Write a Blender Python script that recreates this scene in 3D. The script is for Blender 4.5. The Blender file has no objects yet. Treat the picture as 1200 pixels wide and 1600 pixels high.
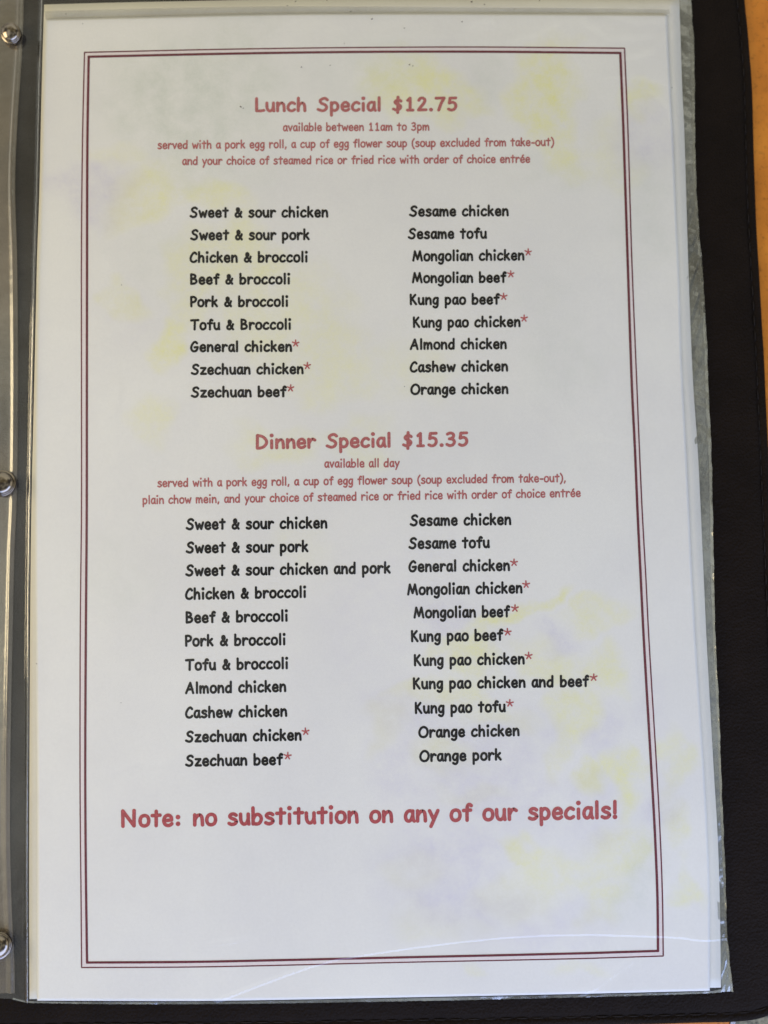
import bpy, bmesh, math, random
import numpy as np
from mathutils import Matrix, Vector, Euler

random.seed(7)
rng = np.random.default_rng(11)
sc = bpy.context.scene
C = sc.collection

# ------------------------------------------------------------------ camera
PAGE_Z = 0.0064                                   # height of the printed sheet above the table
F_PX = 1300.0                                     # focal length in photo pixels (photo 1200 x 1600)
CAM_LOC = Vector((0.00426, -0.03481, 0.35876 + PAGE_Z))
CAM_ROT = Euler((0.06866256, -0.01016461, -0.01950923), 'XYZ')
cam_d = bpy.data.cameras.new('camera')
cam = bpy.data.objects.new('camera', cam_d)
C.objects.link(cam)
cam.location = CAM_LOC
cam.rotation_euler = CAM_ROT
cam_d.sensor_fit = 'VERTICAL'
cam_d.sensor_height = 36.0
cam_d.sensor_width = 27.0
cam_d.lens = F_PX / 1600.0 * 36.0
cam_d.clip_start = 0.01
cam_d.clip_end = 50.0
cam_d.dof.use_dof = True
cam_d.dof.focus_distance = 0.353
cam_d.dof.aperture_fstop = 3.2
sc.camera = cam

# ------------------------------------------------------------------ world and lamps
world = bpy.data.worlds.new('World')
sc.world = world
world.use_nodes = True
bg = world.node_tree.nodes['Background']
bg.inputs['Strength'].default_value = 0.585
_nt = world.node_tree
_tc = _nt.nodes.new('ShaderNodeTexCoord')
_nz = _nt.nodes.new('ShaderNodeTexNoise')                 # a softly lit room: paler and darker walls, furniture, people
_nz.inputs['Scale'].default_value = 1.7
_nz.inputs['Detail'].default_value = 2.0
_nt.links.new(_tc.outputs['Generated'], _nz.inputs['Vector'])
_rp = _nt.nodes.new('ShaderNodeValToRGB')
_rp.color_ramp.elements[0].position = 0.42
_rp.color_ramp.elements[0].color = (0.16, 0.15, 0.14, 1)
_rp.color_ramp.elements[1].position = 0.54
_rp.color_ramp.elements[1].color = (1.56, 1.55, 1.36, 1)
_nt.links.new(_nz.outputs['Fac'], _rp.inputs[0])
_nt.links.new(_rp.outputs[0], bg.inputs['Color'])


def area(name, loc, target, sx, sy, power, color):
    d = bpy.data.lights.new(name, 'AREA')
    d.shape = 'RECTANGLE'
    d.size, d.size_y = sx, sy
    d.energy = power
    d.color = color
    o = bpy.data.objects.new(name, d)
    C.objects.link(o)
    o.location = loc
    o.rotation_euler = (Vector(target) - Vector(loc)).to_track_quat('-Z', 'Y').to_euler()
    return o


area('ceiling_light', (0.0, 1.00, 1.55), (0.0, 0.3, 0.0), 2.2, 1.3, 1.6, (1.0, 0.86, 0.40))
area('window_light', (0.08, -0.80, 0.42), (0.0, -0.18, 0.0), 0.9, 0.45, 6.0, (0.40, 0.53, 1.0))
area('side_window_light', (0.66, -0.52, 0.44), (0.05, -0.16, 0.0), 0.5, 0.45, 3.2, (0.42, 0.55, 1.0))
area('room_light', (-0.88, 0.08, 0.44), (-0.05, 0.04, 0.0), 0.5, 0.5, 5.4, (1.0, 0.82, 0.52))

vs = sc.view_settings
vs.view_transform = 'Standard'
vs.look = 'None'
vs.exposure = 0.0
vs.gamma = 1.0
vs.use_curve_mapping = False
sc.cycles.transparent_max_bounces = 24
sc.cycles.max_bounces = 10
sc.cycles.caustics_reflective = False
sc.cycles.caustics_refractive = False

# ------------------------------------------------------------------ helpers
ROT = np.array(CAM_ROT.to_matrix())
CL = np.array(CAM_LOC)


def waves(x, y):
    """slow waviness shared by the sheets and films (metres)"""
    return (0.00035 * np.sin(14 * x + 1.3) * np.cos(9 * y + 0.6) + 0.00018 * np.sin(31 * x - 22 * y + 2.0)
            + 0.0001 * np.sin(55 * y + 17 * x))


def at(px, py, zf=PAGE_Z):
    """where the line of sight of a photo point meets the surface z = zf(x, y)"""
    px = np.asarray(px, float)
    py = np.asarray(py, float)
    d = np.stack([(px - 600) / F_PX, -(py - 800) / F_PX, -np.ones_like(px)], -1) @ ROT.T
    z = np.full(px.shape, zf if not callable(zf) else PAGE_Z, float)
    for _ in range(6):
        t = (z - CL[2]) / d[..., 2]
        p = CL + d * t[..., None]
        if not callable(zf):
            break
        z = zf(p[..., 0], p[..., 1])
    return p


def mesh_obj(name, verts, faces, mat, parent=None, smooth=True):
    me = bpy.data.meshes.new(name)
    me.from_pydata([tuple(map(float, v)) for v in verts], [], faces)
    if smooth:
        for p in me.polygons:
            p.use_smooth = True
    mats = mat if isinstance(mat, (list, tuple)) else [mat]
    for m in mats:
        me.materials.append(m)
    me.update()
    o = bpy.data.objects.new(name, me)
    C.objects.link(o)
    if parent is not None:
        o.parent = parent
        o.matrix_parent_inverse = Matrix.Translation(-parent.location)
    return o


def thing(name, label, cat, loc=(0, 0, 0), group=None):
    o = bpy.data.objects.new(name, None)
    o.empty_display_size = 0.02
    C.objects.link(o)
    o.location = loc
    o['label'] = label
    o['category'] = cat
    if group:
        o['group'] = group
    return o


def interp_curve(pts, n):
    """resample a polyline of photo points smoothly by chord length"""
    pts = np.array(pts, float)
    s = np.r_[0, np.cumsum(np.hypot(*np.diff(pts, axis=0).T))]
    t = np.linspace(0, s[-1], n)
    if len(pts) < 3:
        return np.stack([np.interp(t, s, pts[:, k]) for k in (0, 1)], 1)
    # monotone-ish cubic: catmull tangents
    m = np.zeros_like(pts)
    m[1:-1] = (pts[2:] - pts[:-2]) / (s[2:] - s[:-2])[:, None]
    m[0] = (pts[1] - pts[0]) / (s[1] - s[0])
    m[-1] = (pts[-1] - pts[-2]) / (s[-1] - s[-2])
    k = np.clip(np.searchsorted(s, t, 'right') - 1, 0, len(s) - 2)
    h = s[k + 1] - s[k]
    u = ((t - s[k]) / h)[:, None]
    h = h[:, None]
    return ((2 * u**3 - 3 * u**2 + 1) * pts[k] + (u**3 - 2 * u**2 + u) * h * m[k]
            + (-2 * u**3 + 3 * u**2) * pts[k + 1] + (u**3 - u**2) * h * m[k + 1])


def coons(left, right, top, bottom, nu, nv):
    """patch of photo points from four edge curves; left/right run downwards, top/bottom run rightwards"""
    uu = np.linspace(0, 1, nu) if np.isscalar(nu) else np.asarray(nu)
    vv = np.linspace(0, 1, nv) if np.isscalar(nv) else np.asarray(nv)
    t = np.linspace(0, 1, 2001)
    samp = lambda cv, w: np.stack([np.interp(w, t, q) for q in interp_curve(cv, 2001).T], 1)
    L, Rr, T, B = samp(left, vv), samp(right, vv), samp(top, uu), samp(bottom, uu)
    u = uu[None, :, None]
    v = vv[:, None, None]
    P = ((1 - u) * L[:, None] + u * Rr[:, None] + (1 - v) * T[None] + v * B[None]
         - ((1 - u) * (1 - v) * L[0] + u * (1 - v) * Rr[0] + (1 - u) * v * L[-1] + u * v * Rr[-1]))
    return P


def grid_mesh(name, P, mat, parent=None, thick=0.0):
    """P: nv x nu x 3 world points, row 0 at the top of the picture"""
    nv, nu = P.shape[:2]
    V = P.reshape(-1, 3)
    idx = np.arange(nv * nu).reshape(nv, nu)
    a, b, c, d = idx[1:, :-1], idx[1:, 1:], idx[:-1, 1:], idx[:-1, :-1]
    F = np.stack([a, b, c, d], -1).reshape(-1, 4).tolist()
    if thick:
        n = len(V)
        V = np.r_[V, V - np.array([0, 0, thick])]
        F += [[q[3] + n, q[2] + n, q[1] + n, q[0] + n] for q in F]
        ring = np.r_[idx[-1, :], idx[::-1, -1][1:], idx[0, ::-1][1:], idx[:, 0][1:-1]]
        for i in range(len(ring)):
            p, q = int(ring[i]), int(ring[(i + 1) % len(ring)])
            F.append([p, p + n, q + n, q])
    return mesh_obj(name, V, F, mat, parent)


# ------------------------------------------------------------------ materials
def new_mat(name):
    m = bpy.data.materials.new(name)
    m.use_nodes = True
    nt = m.node_tree
    nt.nodes.clear()
    out = nt.nodes.new('ShaderNodeOutputMaterial')
    return m, nt, out


def N(nt, kind, **kw):
    n = nt.nodes.new('ShaderNode' + kind)
    for k, v in kw.items():
        if hasattr(n, k):
            setattr(n, k, v)
        else:
            n.inputs[k.replace('_', ' ')].default_value = v
    return n


def ramp(nt, src, stops):
    r = nt.nodes.new('ShaderNodeValToRGB')
    e = r.color_ramp.elements
    while len(e) < len(stops):
        e.new(0.5)
    for el, (p, c) in zip(e, stops):
        el.position = p
        el.color = (*c, 1) if len(c) == 3 else c
    nt.links.new(src, r.inputs[0])
    return r.outputs[0]


def noise(nt, scale, detail=3, rough=0.5, stretch=None):
    tc = nt.nodes.new('ShaderNodeTexCoord')
    n = nt.nodes.new('ShaderNodeTexNoise')
    n.inputs['Scale'].default_value = scale
    n.inputs['Detail'].default_value = detail
    n.inputs['Roughness'].default_value = rough
    if stretch:
        mp = nt.nodes.new('ShaderNodeMapping')
        mp.inputs['Scale'].default_value = stretch
        nt.links.new(tc.outputs['Object'], mp.inputs[0])
        nt.links.new(mp.outputs[0], n.inputs['Vector'])
    else:
        nt.links.new(tc.outputs['Object'], n.inputs['Vector'])
    return n.outputs['Fac']


def bump(nt, h, strength, dist):
    b = nt.nodes.new('ShaderNodeBump')
    b.inputs['Strength'].default_value = strength
    b.inputs['Distance'].default_value = dist
    nt.links.new(h, b.inputs['Height'])
    return b.outputs[0]


def mix_col(nt, fac, a, b, mode='MIX'):
    m = nt.nodes.new('ShaderNodeMix')
    m.data_type = 'RGBA'
    m.blend_type = mode
    for v, s in ((fac, m.inputs[0]), (a, m.inputs[6]), (b, m.inputs[7])):
        if isinstance(v, (int, float)):
            s.default_value = v
        elif isinstance(v, tuple):
            s.default_value = (*v, 1)
        else:
            nt.links.new(v, s)
    return m.outputs[2]


def math_n(nt, op, a, b=None, clamp=False):
    m = nt.nodes.new('ShaderNodeMath')
    m.operation = op
    m.use_clamp = clamp
    for v, s in ((a, m.inputs[0]), (b, m.inputs[1])):
        if v is None:
            continue
        if isinstance(v, (int, float)):
            s.default_value = v
        else:
            nt.links.new(v, s)
    return m.outputs[0]


def principled(nt, out, col, rough, normal=None, metallic=0.0, spec=0.5):
    p = nt.nodes.new('ShaderNodeBsdfPrincipled')
    if isinstance(col, tuple):
        p.inputs['Base Color'].default_value = (*col, 1)
    else:
        nt.links.new(col, p.inputs['Base Color'])
    if isinstance(rough, (int, float)):
        p.inputs['Roughness'].default_value = rough
    else:
        nt.links.new(rough, p.inputs['Roughness'])
    p.inputs['Metallic'].default_value = metallic
    p.inputs['Specular IOR Level'].default_value = spec
    if normal is not None:
        nt.links.new(normal, p.inputs['Normal'])
    nt.links.new(p.outputs[0], out.inputs[0])
    return p


def paper_mat(name, white, tint=True):
    """white copier paper; the faint yellow and lavender flower print and a painted grey-green shade come from the 'print' attribute"""
    m, nt, out = new_mat(name)
    fine = noise(nt, 900, 4, 0.6)
    grain = ramp(nt, fine, [(0.3, tuple(c * 0.96 for c in white)), (0.7, white)])
    wash = ramp(nt, noise(nt, 16, 5, 0.6), [(0.35, (0.93, 0.93, 0.955)), (0.65, (1, 1, 1))])
    col = mix_col(nt, 1.0, grain, wash, 'MULTIPLY')
    if tint:
        at_ = nt.nodes.new('ShaderNodeAttribute')
        at_.attribute_name = 'print'
        sep = nt.nodes.new('ShaderNodeSeparateColor')
        nt.links.new(at_.outputs['Color'], sep.inputs[0])
        br = ramp(nt, noise(nt, 120, 6, 0.65), [(0.30, (0.15,) * 3), (0.66, (1.35,) * 3)])
        dots = ramp(nt, noise(nt, 1500, 2, 0.5), [(0.35, (0.75,) * 3), (0.65, (1.15,) * 3)])
        k = math_n(nt, 'MULTIPLY', br, dots)
        col = mix_col(nt, math_n(nt, 'MULTIPLY', sep.outputs[0], k, True), col, (0.77, 0.755, 0.36))
        col = mix_col(nt, math_n(nt, 'MULTIPLY', sep.outputs[1], k, True), col, (0.60, 0.57, 0.66))
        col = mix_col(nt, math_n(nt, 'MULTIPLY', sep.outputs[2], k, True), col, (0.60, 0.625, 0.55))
    principled(nt, out, col, 0.85, bump(nt, noise(nt, 420, 5, 0.6), 0.10, 0.0004), spec=0.25)
    return m


def ink_mat(name, col):
    m, nt, out = new_mat(name)
    f = noise(nt, 1300, 3, 0.6)
    k = 0.04 if min(col) > 0.5 else 0.28
    c = ramp(nt, f, [(0.3, tuple(x * (1 - k) for x in col)), (0.7, tuple(min(1, x * (1 + k)) for x in col))])
    principled(nt, out, c, 0.75, spec=0.12)
    return m


def film_mat(name, haze, haze_col, gloss=1.0, rough=0.07, bump_s=0.25, streak=False, haze_var=0.6):
    """thin clear vinyl: see-through, a fresnel reflection and a little cloudy wear"""
    m, nt, out = new_mat(name)
    tr = nt.nodes.new('ShaderNodeBsdfTransparent')
    tr.inputs[0].default_value = (0.985, 0.985, 0.97, 1)
    gl = nt.nodes.new('ShaderNodeBsdfGlossy')
    gl.inputs['Roughness'].default_value = rough
    df = nt.nodes.new('ShaderNodeBsdfDiffuse')
    df.inputs[0].default_value = (*haze_col, 1)
    h1 = noise(nt, 26, 4, 0.55)
    h2 = noise(nt, 420, 2, 0.6, (0.05, 1, 1)) if streak else noise(nt, 240, 3, 0.6)
    bn = nt.nodes.new('ShaderNodeBump')
    bn.inputs['Strength'].default_value = bump_s
    bn.inputs['Distance'].default_value = 0.004
    nt.links.new(h1, bn.inputs['Height'])
    b2 = nt.nodes.new('ShaderNodeBump')
    b2.inputs['Strength'].default_value = 0.035 if streak else 0.05
    b2.inputs['Distance'].default_value = 0.0005
    nt.links.new(h2, b2.inputs['Height'])
    nt.links.new(bn.outputs[0], b2.inputs['Normal'])
    nt.links.new(b2.outputs[0], gl.inputs['Normal'])
    fr = nt.nodes.new('ShaderNodeFresnel')
    geo = nt.nodes.new('ShaderNodeNewGeometry')             # a thin film reflects the same from both sides
    ior = math_n(nt, 'ADD', math_n(nt, 'MULTIPLY', geo.outputs['Backfacing'], 1 / 1.5 - 1.5), 1.5)
    nt.links.new(ior, fr.inputs['IOR'])
    nt.links.new(b2.outputs[0], fr.inputs['Normal'])
    cloud = ramp(nt, noise(nt, 18, 5, 0.6), [(0.3, (1 - haze_var,) * 3), (0.7, (1 + haze_var,) * 3)])
    m1 = nt.nodes.new('ShaderNodeMixShader')
    nt.links.new(math_n(nt, 'MULTIPLY', cloud, haze, True), m1.inputs[0])
    nt.links.new(tr.outputs[0], m1.inputs[1])
    nt.links.new(df.outputs[0], m1.inputs[2])
    m2 = nt.nodes.new('ShaderNodeMixShader')
    nt.links.new(math_n(nt, 'MULTIPLY', fr.outputs[0], gloss, True), m2.inputs[0])
    nt.links.new(m1.outputs[0], m2.inputs[1])
    nt.links.new(gl.outputs[0], m2.inputs[2])
    nt.links.new(m2.outputs[0], out.inputs[0])
    return m


def leather_mat():
    m, nt, out = new_mat('dark leatherette')
    tc = nt.nodes.new('ShaderNodeTexCoord')
    v = nt.nodes.new('ShaderNodeTexVoronoi')
    v.inputs['Scale'].default_value = 900
    nt.links.new(tc.outputs['Object'], v.inputs['Vector'])
    h = math_n(nt, 'ADD', v.outputs['Distance'], noise(nt, 300, 4, 0.6, (0.35, 1, 1)))
    col = ramp(nt, noise(nt, 60, 4, 0.6), [(0.3, (0.0072, 0.0047, 0.0033)), (0.7, (0.0105, 0.0068, 0.0048))])
    principled(nt, out, col, 0.7, bump(nt, h, 0.7, 0.0005), spec=0.075)
    return m


def wood_mat():
    m, nt, out = new_mat('orange wood laminate')
    n1 = noise(nt, 90, 6, 0.65, (1, 0.45, 1))
    n2 = noise(nt, 420, 3, 0.7)
    c = ramp(nt, n1, [(0.25, (0.42, 0.135, 0.011)), (0.5, (0.58, 0.195, 0.018)), (0.75, (0.68, 0.25, 0.026))])
    sp = ramp(nt, n2, [(0.28, (0.45, 0.42, 0.40)), (0.45, (1, 1, 1))])
    c = mix_col(nt, 0.75, c, sp, 'MULTIPLY')
    principled(nt, out, c, 0.5, bump(nt, n2, 0.08, 0.0005), spec=0.3)
    return m


def stone_mat():
    m, nt, out = new_mat('speckled beige terrazzo')
    n2 = noise(nt, 380, 5, 0.75)
    c = ramp(nt, n2, [(0.35, (0.04, 0.036, 0.016)), (0.48, (0.19, 0.165, 0.085)), (0.62, (0.30, 0.265, 0.15))])
    principled(nt, out, c, 0.6)
    return m


def chrome_mat():
    m, nt, out = new_mat('chromed steel')
    rg = ramp(nt, noise(nt, 300, 3, 0.6), [(0.3, (0.13,) * 3), (0.7, (0.22,) * 3)])
    principled(nt, out, (0.25, 0.215, 0.175), rg, metallic=1.0)
    return m


def plain(name, col, rough, metallic=0.0):
    m, nt, out = new_mat(name)
    c = ramp(nt, noise(nt, 200, 3, 0.6), [(0.3, tuple(x * 0.85 for x in col)), (0.7, tuple(x * 1.1 for x in col))])
    principled(nt, out, c, rough, metallic=metallic, spec=0.15)
    return m


M_PAPER = paper_mat('printed white paper', (0.80, 0.788, 0.735))
M_BACK = paper_mat('cream white paper', (0.765, 0.74, 0.645), tint=False)
M_RED = ink_mat('faded red ink', (0.42, 0.125, 0.12))
M_DRED = ink_mat('deep red ink', (0.40, 0.075, 0.08))
M_BLACK = ink_mat('black ink', (0.008, 0.0075, 0.0072))
M_MAROON = ink_mat('maroon ink', (0.135, 0.026, 0.038))
M_PINK = ink_mat('pale pink ink', (0.74, 0.665, 0.65))
M_FILM = film_mat('clear vinyl', 0.016, (0.75, 0.74, 0.70), gloss=0.95, rough=0.12, bump_s=0.12)
M_BFILM = film_mat('cloudy vinyl', 0.045, (0.50, 0.51, 0.46), gloss=0.4, rough=0.10, streak=True)
M_SEAM = film_mat('creased vinyl seam', 0.34, (0.42, 0.45, 0.39), gloss=4.0, rough=0.16, bump_s=0.9, haze_var=0.8)
M_STRIP = film_mat('frosted vinyl strip', 0.5, (0.185, 0.145, 0.095), gloss=4.5, rough=0.26, streak=True, haze_var=0.8)
M_TOP_BAND = film_mat('grey vinyl band', 0.34, (0.27, 0.265, 0.24), gloss=0.8, rough=0.15, haze_var=0.35)
M_GLINT_BEAD = film_mat('added glossy glint bead', 0.06, (0.5, 0.5, 0.48), gloss=6.0, rough=0.12, bump_s=0.1)
M_LEATHER = leather_mat()
M_WOOD = wood_mat()
M_STONE = stone_mat()
M_CHROME = chrome_mat()
M_THREAD = plain('black thread', (0.016, 0.013, 0.012), 0.8)
M_DIRT = plain('brown grime', (0.10, 0.085, 0.07), 0.9)
M_TRIM = plain('grey metal edging', (0.35, 0.34, 0.33), 0.4, 0.6)

# ------------------------------------------------------------------ the surface underneath
# table top with a bevelled far edge near the lower right corner, floor below it
e0, e1 = at(1128, 1640, 0.0), at(1215, 1330, 0.0)
ed = (e1 - e0) / np.linalg.norm(e1 - e0)
A = e0 - ed * 0.55
B = e0 + ed * 1.1
poly = [A, B, np.array([0.9, 1.1, 0]), np.array([-1.1, 1.1, 0]), np.array([-1.1, -0.75, 0])]
poly = [A, B, np.array([B[0], 1.25, 0]), np.array([-1.1, 1.25, 0]), np.array([-1.1, A[1], 0])]
V = [(p[0], p[1], 0.0) for p in poly] + [(p[0], p[1], -0.03) for p in poly]
n = len(poly)
tab = mesh_obj('table', V, [list(range(n)), list(range(2 * n - 1, n - 1, -1))]
               + [[i, i + n, (i + 1) % n + n, (i + 1) % n] for i in range(n)], M_WOOD, smooth=False)
tab['kind'] = 'structure'
nrm = np.array([ed[1], -ed[0], 0])
V = []
for p in (A, B):
    for off, z in ((0.0003, -0.028), (0.0003, 0.0004), (0.0022, 0.0004), (0.0022, -0.028)):
        q = p + nrm * off
        V.append((q[0], q[1], z))
trim = mesh_obj('table_edging', V, [[0, 1, 5, 4], [1, 2, 6, 5], [2, 3, 7, 6], [3, 0, 4, 7], [3, 2, 1, 0], [4, 5, 6, 7]],
                M_TRIM, smooth=False)
trim['kind'] = 'structure'
V = []
for off in (0.0026, 0.6):
    for p in (A - ed * .3, B):
        q = p + nrm * off
        V.append((q[0], q[1], -0.004))
shelf = mesh_obj('floor', V, [[0, 2, 3, 1]], M_STONE, smooth=False)
shelf['kind'] = 'structure'

# ------------------------------------------------------------------ menu cover
cover = thing('menu_cover', 'dark brown leatherette menu cover lying open on the orange table', 'menu cover', (0.0, 0.0, 0.0))
outline = [(1154, -150), (1163, 0), (1169, 60), (1174, 130), (1179, 300), (1184, 400), (1190, 500), (1195, 600),
           (1199.5, 700), (1213, 1000), (1227, 1300), (1234, 1450), (1235, 1515), (1228, 1556), (1212, 1579), (1190, 1590),
           (1150, 1595.5), (1100, 1597.5), (1045, 1599), (900, 1602), (500, 1609), (0, 1614), (-220, 1617), (-220, -150)]
# fine resampling of the outline, keeping the two hidden corners sharp
op = np.vstack([interp_curve(outline[:23], 420), interp_curve(outline[22:24], 40)[1:], interp_curve([outline[23], outline[0]], 40)[1:-1]])
OW = at(op[:, 0], op[:, 1], 0.002)[:, :2]


def inset(P, d):
    t = np.roll(P, -1, 0) - np.roll(P, 1, 0)
    t /= np.linalg.norm(t, axis=1)[:, None]
    nr = np.stack([-t[:, 1], t[:, 0]], 1)          # clockwise loop seen from above: inside is to the right
    area2 = np.sum(P[:, 0] * np.roll(P[:, 1], -1) - np.roll(P[:, 0], -1) * P[:, 1])
    if area2 < 0:
        nr = -nr
    return P + nr * d


prof = [(0.0, 0.0001), (-0.0004, 0.0007), (-0.0003, 0.0017), (0.0003, 0.0026), (0.0012, 0.0032), (0.0022, 0.0033), (0.0030, 0.0029),
        (0.0034, 0.00255), (0.0038, 0.0025), (0.0042, 0.0027), (0.0050, 0.0033), (0.0065, 0.0036), (0.010, 0.0037), (0.013, 0.0037)]
V, F = [], []
m_ = len(OW)
for d, z in prof:
    L = inset(OW, d)
    z_ = z + 0.00012 * np.sin(np.arange(m_) * 0.35) + 0.0001 * np.sin(np.arange(m_) * 0.11 + 2)
    V += [(p[0], p[1], zz if 0.0005 < z < 0.0036 else z) for p, zz in zip(L, z_)]
for r in range(len(prof) - 1):
    for i in range(m_):
        j = (i + 1) % m_
        F.append([r * m_ + i, r * m_ + j, (r + 1) * m_ + j, (r + 1) * m_ + i])
F.append([(len(prof) - 1) * m_ + i for i in range(m_)])
board = mesh_obj('cover_board', V, F, M_LEATHER, cover)
bm = bmesh.new()
bm.from_mesh(board.data)
bmesh.ops.recalc_face_normals(bm, faces=bm.faces)
bm.to_mesh(board.data)
bm.free()
for p in board.data.polygons:
    p.use_smooth = len(p.vertices) == 4


def tube(path, rad, seg=8, taper=False):
    path = np.array(path, float)
    V, F = [], []
    t = np.gradient(path, axis=0)
    t /= np.linalg.norm(t, axis=1)[:, None]
    for i, p in enumerate(path):
        up = np.array([0, 0, 1.0])
        s = np.cross(t[i], up)
        s /= np.linalg.norm(s) + 1e-12
        u = np.cross(s, t[i])
        r = rad
        if taper and i in (0, len(path) - 1):
            r = rad * 0.25
        for k in range(seg):
            a = 2 * math.pi * k / seg
            V.append(p + r * (math.cos(a) * s + math.sin(a) * u))
    n = len(path)
    for i in range(n - 1):
        for k in range(seg):
            k2 = (k + 1) % seg
            F.append([i * seg + k, i * seg + k2, (i + 1) * seg + k2, (i + 1) * seg + k])
    F.append([k for k in range(seg)][::-1])
    F.append([(n - 1) * seg + k for k in range(seg)])
    return V, F


# the row of stitches in the groove
SW = inset(OW, 0.0037)[:424]
s = np.r_[0, np.cumsum(np.linalg.norm(np.diff(SW, axis=0), axis=1))]
V, F = [], []
pos = 0.0
while pos < s[-1] - 0.007:
    ln = 0.0052 + random.uniform(-0.0004, 0.0004)
    q = np.linspace(pos, pos + ln, 6)
    x, y = np.interp(q, s, SW[:, 0]), np.interp(q, s, SW[:, 1])
    z = 0.00262 + 0.00026 * np.sin(np.linspace(0, math.pi, 6))
    v, f = tube(np.stack([x, y, z], 1), 0.00028, 6, True)
    b0 = len(V)
    V += v
    F += [[k + b0 for k in ff] for ff in f]
    pos += ln + 0.0016
mesh_obj('stitching', V, F, M_THREAD, cover)

# ------------------------------------------------------------------ plastic sleeve: lower layers
sleeve = thing('plastic_sleeve', 'clear vinyl page sleeve, creased and cloudy, holding the printed menu sheet', 'page sleeve', (0, 0, 0.004))
FILM_R = [(1077, -140), (1079, -30), (1079, 0), (1083, 60), (1084, 130), (1085, 200), (1087, 290), (1091, 360), (1096, 415), (1099, 440),
          (1100, 480), (1103, 530), (1106, 600), (1110, 700), (1113, 800), (1115.5, 900), (1117.5, 1000), (1122, 1100), (1126, 1200),
          (1130, 1290), (1133, 1380), (1135, 1450), (1139, 1500), (1145, 1549)]
FILM_B = [(-200, 1556), (0, 1560), (22, 1561), (46, 1566), (300, 1567.5), (600, 1563), (900, 1557), (1145, 1549)]
FILM_T = [(-200, -140), (1077, -140)]
FILM_L = [(-200, -140), (-200, 1556)]
PAGE_L = [(69, 7), (65, 140), (61.5, 300), (58, 400), (53.5, 600), (49, 800), (47, 1000), (46, 1200), (45.5, 1400), (46, 1563)]
STRIP_R = [(38, -140), (36, 30), (33, 100), (29, 160), (25, 240), (24, 300), (27, 400), (28, 560), (27, 700), (25.5, 790), (22.5, 860),
           (20, 1000), (17, 1150), (15.5, 1300), (18, 1420), (22, 1500), (23, 1552)]

_pl = at(*np.array(PAGE_L, float).T)
_pl = _pl[np.argsort(_pl[:, 1])]


def page_left(y):
    return np.interp(y, _pl[:, 1], _pl[:, 0])


def z_back(x, y):
    return 0.0045 + waves(x, y) * 0.4


def z_strip(x, y):
    return 0.0049 + waves(x, y) * 0.4 + 0.0006 * np.exp(-((y - 0.06) / 0.09) ** 2)


def z_page2(x, y):
    return PAGE_Z - 0.0007 + waves(x, y)


def z_page(x, y):
    return PAGE_Z + waves(x, y)


CREASE = at(*np.array([(340, 1562), (380, 1546), (430, 1527), (480, 1509), (520, 1497), (580, 1487), (640, 1478), (710, 1469), (780, 1462),
                       (850, 1458), (920, 1457), (985, 1459), (1040, 1461), (1070, 1463), (1090, 1466.5), (1112, 1467), (1136, 1464)], float).T)[:, :2]
CREASE2 = at(*np.array([(880, 1562), (930, 1540), (950, 1525), (985, 1500)], float).T)[:, :2]
CREASE3 = at(*np.array([(140, 1050), (170, 1047), (195, 1046), (215, 1049)], float).T)[:, :2]
CREASE4 = at(*np.array([(935, 130), (990, 128), (1020, 134), (1048, 142)], float).T)[:, :2]
CREASE5 = at(*np.array([(168, 398), (172, 406), (174, 414)], float).T)[:, :2]
CREASE6 = at(*np.array([(740, 44), (755, 42), (765, 40)], float).T)[:, :2]
CREASE7 = at(*np.array([(330, 1474), (365, 1469), (390, 1464)], float).T)[:, :2]


WRINKLES = [(at(*np.array(p, float).T)[:, :2], h, w) for p, h, w in [
    ([(560, 66), (640, 60), (720, 64)], .00010, .0016), ([(742, 46), (756, 40), (768, 44)], .00022, .0010), ([(800, 70), (840, 62), (870, 44)], .00014, .0012),
    ([(905, 40), (950, 70), (1010, 66)], .00012, .0014), ([(975, 100), (1020, 90), (1046, 60)], .00012, .0012), ([(930, 24), (990, 44), (1040, 40)], .00012, .0012),
    ([(1015, 150), (1040, 175), (1050, 210)], .00012, .0014), ([(400, 74), (430, 50), (470, 30)], .00010, .0016), ([(160, 660), (180, 640), (186, 600)], .00010, .0016),
    ([(180, 900), (200, 940), (240, 960)], .00008, .0016), ([(700, 1330), (720, 1360), (716, 1400)], .00008, .0018), ([(430, 1390), (520, 1370), (580, 1378)], .00008, .0018),
    ([(1000, 640), (1020, 700), (1016, 760)], .00008, .0018), ([(1060, 560), (1074, 620), (1080, 700)], .00012, .0012), ([(500, 200), (540, 188), (590, 196)], .00006, .0018),
    ([(160, 1210), (220, 1190), (260, 1196)], .00007, .0018), ([(860, 720), (900, 690), (960, 694)], .00006, .0018)]]


def dist_poly(x, y, P):
    best = np.full(x.shape, 9.0)
    for a, b in zip(P[:-1], P[1:]):
        d = b - a
        t = np.clip(((x - a[0]) * d[0] + (y - a[1]) * d[1]) / (d @ d), 0, 1)
        best = np.minimum(best, np.hypot(x - a[0] - t * d[0], y - a[1] - t * d[1]))
    return best


POST = [(17, 52, 16.5), (3, 755, 21.0), (-3, 1478, 20.0)]
POST_W = [at(px, py, 0.0075) for px, py, r in POST]


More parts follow.
